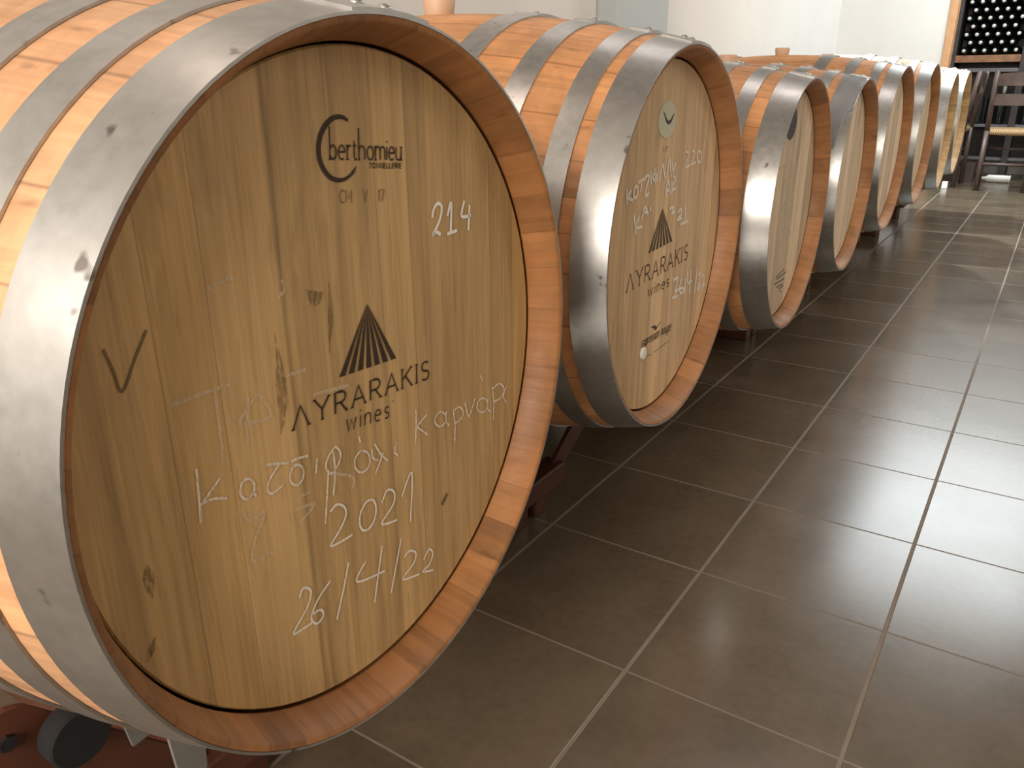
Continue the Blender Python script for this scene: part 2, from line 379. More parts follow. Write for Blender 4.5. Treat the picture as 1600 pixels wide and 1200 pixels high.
# ---------------------------------------------------------------- marks on the heads
def smooth_poly(p, n=5):
    if len(p) < 3: return [Vector(q) for q in p]
    P = [Vector(q) for q in p]; P = [P[0]] + P + [P[-1]]; out = []
    for i in range(1, len(P)-2):
        for k in range(n):
            t = k/n; a, b, c, d = P[i-1], P[i], P[i+1], P[i+2]
            out.append(.5*((2*b) + (c-a)*t + (2*a-5*b+4*c-d)*t*t + (3*b-a-3*c+d)*t**3))
    out.append(P[-2]); return out
def ribbon(bm, pts, wd, xs, n=5, sm=True, flat=False):
    p = smooth_poly(pts, n) if sm else [Vector(q) for q in pts]
    if len(p) < 2: return
    N = len(p); Lv = []; Rv = []
    for i in range(N):
        d = p[min(i+1, N-1)] - p[max(i-1, 0)]
        if d.length < 1e-9: d = Vector((1, 0))
        d.normalize(); nn = Vector((-d.y, d.x))
        ww = wd(i/(N-1)) if callable(wd) else wd
        if not sm and 0 < i < N-1:
            d1 = (p[i]-p[i-1]).normalized(); d2 = (p[i+1]-p[i]).normalized(); c = max(.45, (1+d1.dot(d2))/2)**.5; ww = ww/c
        a = p[i] + nn*ww/2; b = p[i] - nn*ww/2
        Lv.append(bm.verts.new((xs, a.x, a.y))); Rv.append(bm.verts.new((xs, b.x, b.y)))
    for i in range(N-1): bm.faces.new((Lv[i], Lv[i+1], Rv[i+1], Rv[i]))
def blob(bm, c, rx, ry, xs, n=32):
    bm.faces.new([bm.verts.new((xs, c[0]+rx*math.cos(2*PI*i/n), c[1]+ry*math.sin(2*PI*i/n))) for i in range(n)])
def arc(cx, cy, rx, ry, a0, a1, n=10): return [(cx+rx*math.cos(math.radians(a0+(a1-a0)*i/n)), cy+ry*math.sin(math.radians(a0+(a1-a0)*i/n))) for i in range(n+1)]
# stroke letters: x height 0..1 (capitals 0..1 too), each: advance width, polylines
G = {
 'Λ': (.72, [[(0, 0), (.36, 1), (.72, 0)]]), 'Y': (.70, [[(0, 1), (.35, .48), (.70, 1)], [(.35, .48), (.35, 0)]]),
 'R': (.58, [[(0, 0), (0, 1), (.3, 1)] + arc(.3, .74, .24, .26, 90, -90, 8) + [(0, .48)], [(.26, .48), (.58, 0)]]),
 'A': (.72, [[(0, 0), (.36, 1), (.72, 0)], [(.13, .34), (.59, .34)]]), 'K': (.60, [[(0, 0), (0, 1)], [(.56, 1), (0, .42)], [(.2, .6), (.60, 0)]]),
 'I': (.05, [[(.02, 0), (.02, 1)]]), 'S': (.50, [arc(.25, .75, .23, .25, 40, 270, 10) + arc(.25, .25, .25, .25, 90, -140, 10)]),
 'C': (.62, [arc(.36, .5, .34, .5, 50, 310, 14)]), 'M': (.8, [[(0, 0), (0, 1), (.4, .3), (.8, 1), (.8, 0)]]), 'V': (.66, [[(0, 1), (.33, 0), (.66, 1)]]),
 '1': (.2, [[(0, .8), (.15, 1), (.15, 0)]]), '7': (.5, [[(0, 1), (.5, 1), (.15, 0)]]),
 'T': (.62, [[(0, 1), (.62, 1)], [(.31, 1), (.31, 0)]]), 'O': (.7, [arc(.35, .5, .35, .5, 90, 450, 16)]), 'N': (.64, [[(0, 0), (0, 1), (.64, 0), (.64, 1)]]),
 'E': (.5, [[(.5, 1), (0, 1), (0, 0), (.5, 0)], [(0, .5), (.42, .5)]]), 'L': (.48, [[(0, 1), (0, 0), (.48, 0)]]),
 'w': (.95, [[(0, 1), (.24, 0), (.475, .9), (.71, 0), (.95, 1)]]), 'i': (.06, [[(.03, 0), (.03, 1)], [(.03, 1.32), (.03, 1.46)]]),
 'n': (.62, [[(0, 0), (0, 1)], [(0, .6)] + arc(.31, .66, .29, .34, 160, 0, 8) + [(.60, 0)]]), 'e': (.64, [[(.04, .54), (.62, .54)] + arc(.33, .5, .31, .5, 10, 310, 14)]),
 's': (.48, [arc(.24, .75, .21, .25, 40, 270, 8) + arc(.24, .25, .23, .25, 90, -140, 8)]), "'": (.05, [[(.02, 1.25), (.02, 1.4)]]),
 'b': (.62, [[(0, 2.3), (0, 0)], arc(.3, .5, .31, .5, 150, -150, 14)]), 'r': (.42, [[(0.05, 0), (0.05, 1)], [(.05, .62)] + arc(.28, .7, .2, .3, 150, 50, 6)]),
 't': (.42, [[(.14, 1.35), (.14, .2), (.24, 0), (.4, .04)], [(0, 1), (.38, 1)]]), 'h': (.66, [[(0, 2.3), (0, 0)], [(0, .6)] + arc(.31, .66, .3, .34, 160, 0, 8) + [(.61, 0)]]),
 'o': (.72, [arc(.36, .5, .34, .5, 90, 450, 16)]), 'm': (1.05, [[(0, 0), (0, 1)], [(0, .6)] + arc(.27, .66, .25, .34, 160, 0, 8) + [(.52, 0)], [(.52, .6)] + arc(.79, .66, .25, .34, 160, 0, 8) + [(1.04, 0)]]),
 'u': (.62, [[(0, 1), (0, .35)] + arc(.29, .34, .29, .34, 180, 330, 8) + [(.60, .5)], [(.60, 1), (.60, 0)]]), ' ': (.5, []),
 'p': (.62, [[(0, 1), (0, -.6)], arc(.3, .5, .31, .5, 150, -150, 14)]), 'x': (.55, [[(0, 1), (.55, 0)], [(0, 0), (.55, 1)]]), 'g': (.62, [arc(.3, .5, .3, .5, 30, 330, 14), [(.6, 1), (.6, -.3), (.3, -.55), (.05, -.4)]]),
}
def text(bm, s, p0, p1, hgt, wd, xs, gap=.28, serif=0.0, slant=0.0):
    p0, p1 = Vector(p0), Vector(p1); d = p1-p0; L = d.length; d.normalize(); up = Vector((-d.y, d.x))
    tot = sum(G[c][0] for c in s) + gap*(len(s)-1); k = L/tot; x = 0
    for c in s:
        a, st = G[c]
        for poly in st:
            q = [tuple(p0 + d*((x+u)*k + slant*v*hgt) + up*(v*hgt)) for u, v in poly]
            ribbon(bm, q, wd, xs, sm=False)
            if serif and len(poly) <= 3:
                for e in (poly[0], poly[-1]):
                    if abs(e[1] - round(e[1])) < .02 and c not in "'it":
                        ribbon(bm, [tuple(p0 + d*((x+e[0])*k - serif*hgt) + up*(e[1]*hgt)), tuple(p0 + d*((x+e[0])*k + serif*hgt) + up*(e[1]*hgt))], wd*.8, xs, sm=False)
        x += a + gap
def fan(bm, q, xs, n=7):
    apex, l, r = [Vector(p) for p in q]
    for i in range(n):
        t0 = (i+.02)/(n-.32); t1 = (i+.66)/(n-.32)
        a = l.lerp(r, t0); b = l.lerp(r, t1)
        f = .02
        ap0 = apex.lerp(a, f); ap1 = apex.lerp(b, f)
        bm.faces.new([bm.verts.new((xs, p.x, p.y)) for p in (a, b, ap1, ap0)])
def strokes(bm, L, wd, xs, sm=True):
    for s in L: ribbon(bm, s, wd, xs, sm=sm)
def mark(root, name, bm, mat, label, rb):
    o = obj(name, bm, mat, root, False, (0, 0, rb)); o['label'] = label; return o
D1={"chalk_name":[[[-0.1464,-0.0393],[-0.1504,-0.0377],[-0.1529,-0.0336],[-0.1531,-0.0286],[-0.1508,-0.0246],[-0.1469,-0.0231],[-0.1429,-0.0246],[-0.1403,-0.0287],[-0.1401,-0.0337],[-0.1424,-0.0378],[-0.1464,-0.0393],[-0.1422,-0.0372],[-0.1391,-0.0405]],[[-0.1867,0.0031],[-0.188,-0.0143],[-0.19,-0.038]],[[-0.1687,-0.0121],[-0.1877,-0.0248]],[[-0.1871,-0.0241],[-0.177,-0.025],[-0.1653,-0.03]],[[-0.126,-0.0201],[-0.1036,-0.0279]],[[-0.114,-0.0253],[-0.1249,-0.0333],[-0.1281,-0.0398],[-0.1242,-0.0457],[-0.1125,-0.0438]],[[-0.0967,-0.0504],[-0.1011,-0.0487],[-0.104,-0.0443],[-0.1042,-0.039],[-0.1018,-0.0347],[-0.0976,-0.033],[-0.0931,-0.0346],[-0.0901,-0.039],[-0.0899,-0.0444],[-0.0924,-0.0488],[-0.0967,-0.0504]],[[-0.1019,-0.028],[-0.0925,-0.0285],[-0.0828,-0.0307]],[[-0.0736,-0.0371],[-0.0764,-0.0495]],[[-0.0511,-0.0351],[-0.0614,-0.0417],[-0.0643,-0.0497],[-0.0578,-0.0578],[-0.048,-0.0503],[-0.0462,-0.0423],[-0.0511,-0.0351]],[[-0.0543,-0.039],[-0.0545,-0.0592],[-0.0591,-0.0779]],[[-0.0624,-0.0557],[-0.067,-0.0771],[-0.0715,-0.0997]],[[-0.0184,-0.0736],[-0.0247,-0.0712],[-0.0289,-0.0658],[-0.0297,-0.0594],[-0.0266,-0.0544],[-0.0209,-0.0526],[-0.0147,-0.0549],[-0.0103,-0.0603],[-0.0095,-0.0668],[-0.0126,-0.0719],[-0.0184,-0.0736]],[[-0.0062,-0.0559],[-0.0055,-0.0654],[0.0009,-0.0706]],[[-0.0218,-0.0381],[-0.0201,-0.0442]],[[-0.0016,-0.0531],[0.005,-0.0652],[0.015,-0.0773]],[[0.0093,-0.066],[-0.0034,-0.082]],[[0.0291,-0.064],[0.0251,-0.0726],[0.0302,-0.0773]],[[0.0607,-0.0425],[0.0598,-0.0599],[0.0569,-0.0769]],[[0.0774,-0.0534],[0.0597,-0.0606]],[[0.0607,-0.0603],[0.0783,-0.0754]],[[0.102,-0.0749],[0.096,-0.0729],[0.0917,-0.0687],[0.0907,-0.0638],[0.0931,-0.0601],[0.0983,-0.0589],[0.1042,-0.0608],[0.1086,-0.0651],[0.1098,-0.07],[0.1072,-0.0738],[0.102,-0.0749]],[[0.1108,-0.0623],[0.1096,-0.0721],[0.1142,-0.0791]],[[0.1229,-0.065],[0.1251,-0.085],[0.1229,-0.1037]],[[0.1228,-0.0666],[0.1337,-0.0654],[0.1408,-0.0739],[0.1358,-0.0802],[0.1254,-0.0809]],[[0.1448,-0.0648],[0.151,-0.0827],[0.1639,-0.0665]],[[0.1805,-0.0882],[0.1739,-0.0861],[0.169,-0.0815],[0.1677,-0.0762],[0.1704,-0.0722],[0.1761,-0.0709],[0.1826,-0.0729],[0.1876,-0.0775],[0.189,-0.0829],[0.1863,-0.087],[0.1805,-0.0882]],[[0.1899,-0.0755],[0.1888,-0.087],[0.1971,-0.0944]],[[0.1759,-0.0437],[0.1793,-0.0509]],[[0.1993,-0.0647],[0.202,-0.0842],[0.2007,-0.1045]],[[0.2005,-0.0673],[0.2144,-0.066],[0.2244,-0.0753],[0.2174,-0.0839],[0.2027,-0.0837]],[[0.2292,-0.0739],[0.2228,-0.0847],[0.2295,-0.0939]]],"chalk_date":[[[-0.0647,-0.0916],[-0.0558,-0.0885],[-0.0468,-0.0959],[-0.0468,-0.1052],[-0.0559,-0.1145],[-0.0679,-0.123],[-0.0565,-0.1258],[-0.0403,-0.1268]],[[-0.0198,-0.1323],[-0.0263,-0.1295],[-0.0296,-0.1224],[-0.0286,-0.1137],[-0.0236,-0.1067],[-0.0165,-0.1039],[-0.0099,-0.1065],[-0.0064,-0.1136],[-0.0074,-0.1225],[-0.0125,-0.1297],[-0.0198,-0.1323]],[[0.0021,-0.1151],[0.0108,-0.1061],[0.0208,-0.1125],[0.0183,-0.1246],[-0.0,-0.1364],[0.0226,-0.1436]],[[0.0318,-0.1227],[0.0491,-0.1043],[0.0427,-0.1556]],[[-0.1097,-0.1503],[-0.1038,-0.1446],[-0.0964,-0.1522],[-0.1018,-0.1645],[-0.1202,-0.1792],[-0.1098,-0.1821],[-0.0988,-0.1831]],[[-0.0721,-0.1559],[-0.0888,-0.1649],[-0.0991,-0.1774],[-0.0937,-0.1874],[-0.0852,-0.1848],[-0.0873,-0.177],[-0.0977,-0.1751]],[[-0.0482,-0.1515],[-0.0585,-0.1755],[-0.0695,-0.199]],[[-0.0265,-0.1628],[-0.0398,-0.1769],[-0.0006,-0.188]],[[-0.0019,-0.159],[-0.0185,-0.213]],[[0.0268,-0.1666],[0.006,-0.2175]],[[0.0297,-0.1894],[0.0385,-0.1871],[0.0481,-0.195],[0.0437,-0.2046],[0.0251,-0.2128],[0.0522,-0.2225]],[[0.0601,-0.2102],[0.0704,-0.2029],[0.0763,-0.2118],[0.069,-0.221],[0.058,-0.2229],[0.076,-0.2315]]],"faint":[[[-0.1985,0.0542],[-0.1738,0.0538],[-0.1486,0.053]],[[-0.1622,0.0528],[-0.1629,0.0255],[-0.1634,-0.0021]],[[-0.1348,0.0388],[-0.1411,0.0034]],[[-0.1468,0.0217],[-0.1362,0.03],[-0.1245,0.0365],[-0.1164,0.0161],[-0.1463,0.0211]],[[-0.1535,-0.0461],[-0.1485,-0.0579],[-0.133,-0.0577],[-0.1463,-0.0767],[-0.1498,-0.0927],[-0.1267,-0.0944]],[[-0.1046,-0.0704],[-0.0806,-0.0758],[-0.0997,-0.0843]],[[-0.0965,-0.0616],[-0.0843,-0.063]],[[-0.157,0.1235],[-0.1444,0.1261],[-0.1337,0.1265]],[[-0.0899,0.1159],[-0.0887,0.1075],[-0.0959,0.1044]],[[-0.1563,0.1244],[-0.1519,0.1277]],[[-0.0966,0.0426],[-0.0753,0.041]],[[-0.0649,-0.0546],[-0.0338,-0.0715],[-0.0352,-0.0831]],[[-0.0698,0.0182],[-0.028,0.0123]]],"num":[[[0.1005,0.1349],[0.103,0.1419],[0.1096,0.1466],[0.1158,0.1432],[0.1139,0.1346],[0.1069,0.1252],[0.0993,0.1186],[0.1053,0.121],[0.1128,0.1175]],[[0.1248,0.1331],[0.1317,0.1449],[0.1292,0.1165]],[[0.1233,0.1164],[0.1401,0.1171]],[[0.154,0.1437],[0.1486,0.1298],[0.1649,0.1283]],[[0.1631,0.1387],[0.1599,0.1141]]],"dark":[[[-0.2358,0.1042],[-0.2322,0.0889],[-0.229,0.0745],[-0.2166,0.0924],[-0.2054,0.1081]]],"st1":[[-0.1026,0.0785],[-0.1014,0.0478],[-0.1033,0.0171],[-0.109,-0.0077]],"st2":[[-0.041,0.1044],[-0.0427,0.0732],[-0.0476,0.0464]],"st3":[[-0.066,0.1036],[-0.0574,0.0945],[-0.0476,0.098]],"st4":[[-0.239,-0.1022],[-0.2435,-0.1098],[-0.248,-0.1173]],"st5":[[-0.2351,-0.0456],[-0.2355,-0.0578],[-0.2355,-0.0731]],"C":[[-0.0041,0.2241],[-0.0088,0.2267],[-0.015,0.2275],[-0.0222,0.2263],[-0.0298,0.2217],[-0.0358,0.2151],[-0.0392,0.2055],[-0.0386,0.1968],[-0.0349,0.1894],[-0.0286,0.1835],[-0.0199,0.1807],[-0.0115,0.1812],[-0.0035,0.1847],[0.0016,0.1892]],"bert":[[-0.0277,0.1971],[0.0597,0.1895],[-0.0248,0.2197],[-0.0125,0.1955],[-0.0114,0.2046]],"tonn":[[0.0172,0.1866],[0.0591,0.1829],[0.0176,0.1897]],"cmv":[[-0.0207,0.1633],[0.0334,0.1579],[-0.0195,0.173]],"fan":[[0.0023,0.0767],[-0.039,0.0228],[0.0367,0.0171]],"ayr":[[-0.095,-0.0032],[0.0842,-0.0177],[-0.0872,0.014],[0.0756,0.0012]],"wines":[[-0.0359,-0.0276],[0.0267,-0.0363],[-0.0359,-0.0152]],"knot":[[0.0964,-0.1633],[0.1072,-0.1549]]}
D2={"chalk":[[[-0.1654,0.1037],[-0.1614,0.0807]],[[-0.1479,0.1003],[-0.1602,0.0912],[-0.1403,0.085]],[[-0.1299,0.0874],[-0.1349,0.0877],[-0.1386,0.091],[-0.1397,0.0959],[-0.1378,0.1007],[-0.1335,0.1035],[-0.1286,0.1033],[-0.1248,0.1001],[-0.1236,0.0951],[-0.1256,0.0902],[-0.1299,0.0874]],[[-0.1253,0.1078],[-0.0996,0.1114]],[[-0.1114,0.1087],[-0.1128,0.0942]],[[-0.1016,0.1116],[-0.0833,0.1137],[-0.0963,0.0868],[-0.0797,0.0881]],[[-0.078,0.121],[-0.0729,0.1001]],[[-0.0612,0.1226],[-0.0543,0.0965]],[[-0.0545,0.1041],[-0.0599,0.1045],[-0.0647,0.1068],[-0.0671,0.1102],[-0.0663,0.1135],[-0.0624,0.1153],[-0.057,0.115],[-0.0522,0.1126],[-0.0497,0.1092],[-0.0506,0.1059],[-0.0545,0.1041]],[[-0.0404,0.1007],[-0.0311,0.1264],[-0.0149,0.1023]],[[-0.0091,0.1033],[-0.0015,0.1321],[0.0111,0.103]],[[0.0139,0.1243],[0.0194,0.1014]],[[0.0272,0.1249],[0.0187,0.1056],[0.0319,0.0993]],[[-0.0113,0.0746],[-0.0023,0.0985],[0.012,0.0761]],[[-0.0081,0.0834],[0.0083,0.0832]],[[0.0142,0.096],[0.0191,0.0761]],[[0.0319,0.0993],[0.0178,0.0839],[0.0359,0.0828]],[[-0.1335,0.0621],[-0.1232,0.0319]],[[-0.1136,0.0574],[-0.1261,0.0437],[-0.1007,0.04]],[[-0.1035,0.0529],[-0.0938,0.0692],[-0.0793,0.0558]],[[-0.1018,0.0609],[-0.0855,0.0609]],[[-0.0726,0.0676],[-0.0686,0.0586]],[[0.0526,0.0403],[0.0661,0.0454],[0.0682,0.0348],[0.0499,0.0304],[0.0727,0.0288]],[[0.0861,0.0498],[0.0938,0.0218]],[[0.0685,0.0191],[0.1067,0.0198]],[[0.0121,0.0524],[0.0311,0.0522],[0.023,0.0443],[0.0389,0.0444]],[[0.0504,-0.0738],[0.0742,-0.075],[0.0631,-0.0961],[0.0847,-0.0946]],[[0.0958,-0.0794],[0.0847,-0.0946],[0.0999,-0.108],[0.1085,-0.1009],[0.0884,-0.0954]],[[0.1149,-0.0833],[0.1128,-0.1121]],[[0.1228,-0.0722],[0.1286,-0.0937],[0.1509,-0.0945]],[[0.1412,-0.0733],[0.1415,-0.1171]],[[0.1761,-0.0749],[0.1704,-0.1222]],[[0.1813,-0.0916],[0.1939,-0.0888],[0.1952,-0.105],[0.1848,-0.1174],[0.2036,-0.1174]],[[0.204,-0.0988],[0.2184,-0.099],[0.2201,-0.1128],[0.2071,-0.1187],[0.2294,-0.118]],[[0.0513,-0.1051],[0.0782,-0.1077]]],"num":[[[0.072,0.1362],[0.0811,0.1368],[0.0838,0.1289],[0.0743,0.1125],[0.0986,0.1153]],[[0.1032,0.1357],[0.1134,0.1353],[0.1122,0.1258],[0.1011,0.1159],[0.1272,0.1168]],[[0.1484,0.1152],[0.1408,0.1155],[0.1337,0.1192],[0.1297,0.1249],[0.1304,0.1303],[0.1354,0.1336],[0.1429,0.1334],[0.1501,0.1297],[0.1542,0.1241],[0.1536,0.1185],[0.1484,0.1152]]],"label":[[-0.0235,0.1918]],"label_e":[[-0.0276,0.2159],[-0.0194,0.1672],[-0.0574,0.1904],[0.0133,0.1932]],"smile":[[-0.0392,0.2037],[-0.0315,0.197],[-0.0236,0.1898],[-0.0156,0.1874],[-0.0077,0.1891],[0.0004,0.1951],[0.0064,0.2004]],"t17":[[-0.0294,0.1438],[-0.0115,0.1449],[-0.0306,0.151]],"fan":[[-0.0182,0.0585],[-0.069,-0.0064],[0.0366,-0.004]],"ayr":[[-0.1481,-0.0515],[0.118,-0.0488],[-0.1413,-0.0279],[0.1054,-0.022]],"wines":[[-0.0608,-0.0782],[0.0317,-0.0796],[-0.0626,-0.0653]],"expr":[[-0.0761,-0.1596],[0.0529,-0.164],[-0.0778,-0.1461]],"bird":[[-0.0392,-0.135],[-0.0255,-0.1373],[-0.0155,-0.1424],[-0.0066,-0.1393],[0.0056,-0.1363]],"plug":[[-0.0691,-0.1714]]}
D3={"label":[[-0.0599,0.191],[0.008,0.2087],[0.0069,0.1745],[-0.0665,0.1686]],"chalk":[[[-0.0992,0.0925],[-0.057,0.0985],[-0.0651,0.0658]],[[-0.0303,0.0906],[-0.0015,0.1052],[0.0291,0.0666]],[[-0.0451,0.0596],[0.0421,0.0654]],[[-0.0391,-0.0056],[-0.0058,0.0121],[0.0347,-0.0228]],[[-0.0118,-0.0536],[0.0635,-0.0573]],[[0.0429,-0.0804],[0.0591,-0.0613],[0.0909,-0.0881]]],"txt":[[[-0.0269,-0.1652],[0.0532,-0.1575]],[[-0.0098,-0.1706],[0.0784,-0.1694]],[[-0.0317,-0.1797],[0.0652,-0.1839]],[[-0.0083,-0.1916],[0.0543,-0.1948]],[[0.0185,-0.2013],[0.0612,-0.2013]],[[0.0293,-0.2086],[0.046,-0.2112]]]}

X1 = .473-DEP+.0006; d = D1
bm = bmesh.new(); ribbon(bm, d['C'], lambda t: .0006+.0042*math.sin(PI*min(1, t*.62+.22))**2 if t < .92 else .003*(1-t)/.08+.0004, X1)
bq = d['bert']; xh = .0105; text(bm, 'berthomieu', bq[0], bq[1], xh, .00145, X1, .20, .14)
tq = d['tonn']; text(bm, 'TONNELLERIE', tq[0], tq[1], .0040, .0009, X1, .3)
mark(b1, 'cooperage_stamp', bm, 'burn', 'dark cooperage stamp with a large letter C', .352)
bm = bmesh.new(); cq = d['cmv']; text(bm, 'CM  V  17', cq[0], cq[1], .0098, .0013, X1, .22)
mark(b1, 'batch_stamp', bm, 'burn2', 'faded stamp reading CM V 17', .352)
bm = bmesh.new(); fan(bm, d['fan'], X1); aq = d['ayr']; text(bm, 'ΛYRARAKIS', aq[0], aq[1], .0180, .0019, X1, .30, .10)
wq = d['wines']; text(bm, "wines'", wq[0], wq[1], .0108, .0014, X1, .42)
mark(b1, 'winery_logo', bm, 'burn', 'dark winery logo of a ribbed peak over lettering', .352)
for q0, q1, lb in ((0, 18, 'white chalk word at lower left'), (18, 99, 'white chalk word at right')):
    bm = bmesh.new(); strokes(bm, d['chalk_name'][q0:q1], .0021, X1+.0003); mark(b1, 'chalk_writing', bm, 'soft', lb, .352)
for q0, q1, lb in ((0, 4, 'white chalk year 2021'), (4, 99, 'white chalk date 26/4/22')):
    bm = bmesh.new(); strokes(bm, d['chalk_date'][q0:q1], .0023, X1+.0003); mark(b1, 'chalk_writing', bm, 'chalk', lb, .352)
for q0, q1, lb in ((0, 4, 'worn faint chalk letters at left'), (4, 7, 'worn faint chalk scribble under the word'), (7, 8, 'worn faint chalk letter near the top'), (8, 9, 'worn faint chalk curve near the top'), (10, 11, 'worn faint chalk dash left of the peak'), (11, 12, 'worn faint chalk lines under the name'), (12, 13, 'worn faint chalk line beside the name')):
    bm = bmesh.new(); strokes(bm, d['faint'][q0:q1], .0030, X1+.0001); mark(b1, 'chalk_writing', bm, 'faint', lb, .352)
bm = bmesh.new(); strokes(bm, d['num'], .0034, X1+.0003); mark(b1, 'barrel_number', bm, 'brush', 'white number 214', .352)
bm = bmesh.new(); strokes(bm, d['dark'], .0024, X1); mark(b1, 'wood_mark', bm, 'smudge', 'dark V shaped scratch', .352)
for st, ww in ((d['st1'], .010), (d['st2'], .005), (d['st3'], .012), (d['st4'], .005), (d['st5'], .008)):
    bm = bmesh.new(); ribbon(bm, st, (lambda t, q=ww: .001 + q*math.sin(PI*t)**2), X1-.0002); mark(b1, 'wood_stain', bm, 'stain', 'dark stain in the grain', .352)
bm = bmesh.new(); kq = d['knot']; ribbon(bm, [kq[0], kq[1]], .006, X1); mark(b1, 'wood_mark', bm, 'smudge', 'small dark nick', .352)
d = D2; R2 = .36
bm = bmesh.new(); capped(bm, [(.473-DEP, 1), (.473-DEP+.0012, 1)], 40)
for v in bm.verts: v.co.y = d['label'][0][0]+.003 + v.co.y*.0365; v.co.z = d['label'][0][1] + v.co.z*.0275
mark(b2, 'oval_label', bm, 'label', 'pale green oval label', R2)
bm = bmesh.new(); ribbon(bm, d['smile'], lambda t: .0012+.0045*math.sin(PI*t), X1+.001); mark(b2, 'label_emblem', bm, 'black', 'black curved emblem', R2)
bm = bmesh.new(); t7 = d['t17']; text(bm, '17', t7[0], t7[1], .007, .0018, X1, .5); mark(b2, 'batch_stamp', bm, 'burn2', 'faded stamped 17', R2)
bm = bmesh.new(); fan(bm, d['fan'], X1); aq = d['ayr']; text(bm, 'ΛYRARAKIS', aq[0], aq[1], .0262, .0026, X1, .30, .10)
wq = d['wines']; text(bm, 'wines', wq[0], wq[1], .0125, .0022, X1, .42)
mark(b2, 'winery_logo', bm, 'burn3', 'dark winery logo of a ribbed peak over lettering', R2)
bm = bmesh.new(); eq = d['expr']; text(bm, 'Expression', eq[0], (.000, -.1617), .0105, .0021, X1, .2, 0, .25)
text(bm, 'Roug', (.010, -.1622), (.044, -.1636), .0105, .0021, X1, .2, 0, .25); text(bm, 'e', (.049, -.1638), (.056, -.164), .0105, .0021, X1, .2, 0, .25)
ribbon(bm, d['bird'], lambda t: .001+.006*math.sin(PI*min(1, t*1.3))**2 if t < .77 else .0016, X1)
ribbon(bm, [(-.055, -.181), (-.03, -.184)], .0011, X1); ribbon(bm, [(-.02, -.184), (.052, -.183)], .0011, X1)
mark(b2, 'cooper_stamp', bm, 'burn3', 'small dark script stamp with a bird', R2)
nc = len(d['chalk'])
for q0, q1, lb in ((0, nc-20, 'white chalk words'), (nc-20, nc-13, 'white chalk word beside the peak'), (nc-13, nc-9, 'white chalk digits 21'), (nc-9, nc, 'white chalk date 26/4/22')):
    bm = bmesh.new(); strokes(bm, d['chalk'][q0:q1], .0050, X1+.0003); mark(b2, 'chalk_writing', bm, 'chalk', lb, R2)
bm = bmesh.new(); strokes(bm, d['num'], .0042, X1+.0003); mark(b2, 'barrel_number', bm, 'chalk', 'white chalk number 220', R2)
bm = bmesh.new(); capped(bm, [(.473-DEP-.002, .0105), (.473-DEP+.003, .0105), (.473-DEP+.004, .009)], 20, 'X', (0, *d['plug'][0])); mark(b2, 'tasting_plug', bm, 'white', 'small pale round plug', R2)
d = D3; X3 = .43-DEP+.0006; R3 = .33
bm = bmesh.new(); blob(bm, (-.035, .187), .046, .036, X3); mark(b3, 'round_label', bm, 'black', 'black oval label', R3)
bm = bmesh.new(); strokes(bm, d['chalk'], .004, X3); mark(b3, 'chalk_writing', bm, 'faint', 'faint chalk marks', R3)
bm = bmesh.new(); strokes(bm, d['txt'], .0032, X3); mark(b3, 'printed_lines', bm, 'burn3', 'dark slanted print lines', R3)
# fourth barrel: rumpled strip lapped over the left of the front hoop
bm = bmesh.new(); fo = profile(.2805-.0025, .33-.0025, .86); rows = []
for i in range(25):
    a = math.radians(-8 - 62*i/24); row = []
    w0, w1 = (.002, .062) if i < 15 else (.012 + .0015*(i-15), .062 - .002*(i-15))
    for k in range(7):
        x = .43 - w0 - (w1-w0)*k/6; r = fo(x) + .0052 + .0022*math.sin(k*2.3+i*.35)*math.sin(i*.9)
        row.append((x, r*math.sin(a), r*math.cos(a)))
    rows.append(row)
V = [[bm.verts.new(p) for p in r] for r in rows]
for i in range(24):
    for k in range(6): bm.faces.new((V[i][k], V[i][k+1], V[i+1][k+1], V[i+1][k]))
bmesh.ops.solidify(bm, geom=bm.faces[:], thickness=.0015)
o = obj('lapped_plate', bm, 'zinc', b4, True, (0, 0, R3)); o['label'] = 'rumpled steel strip'

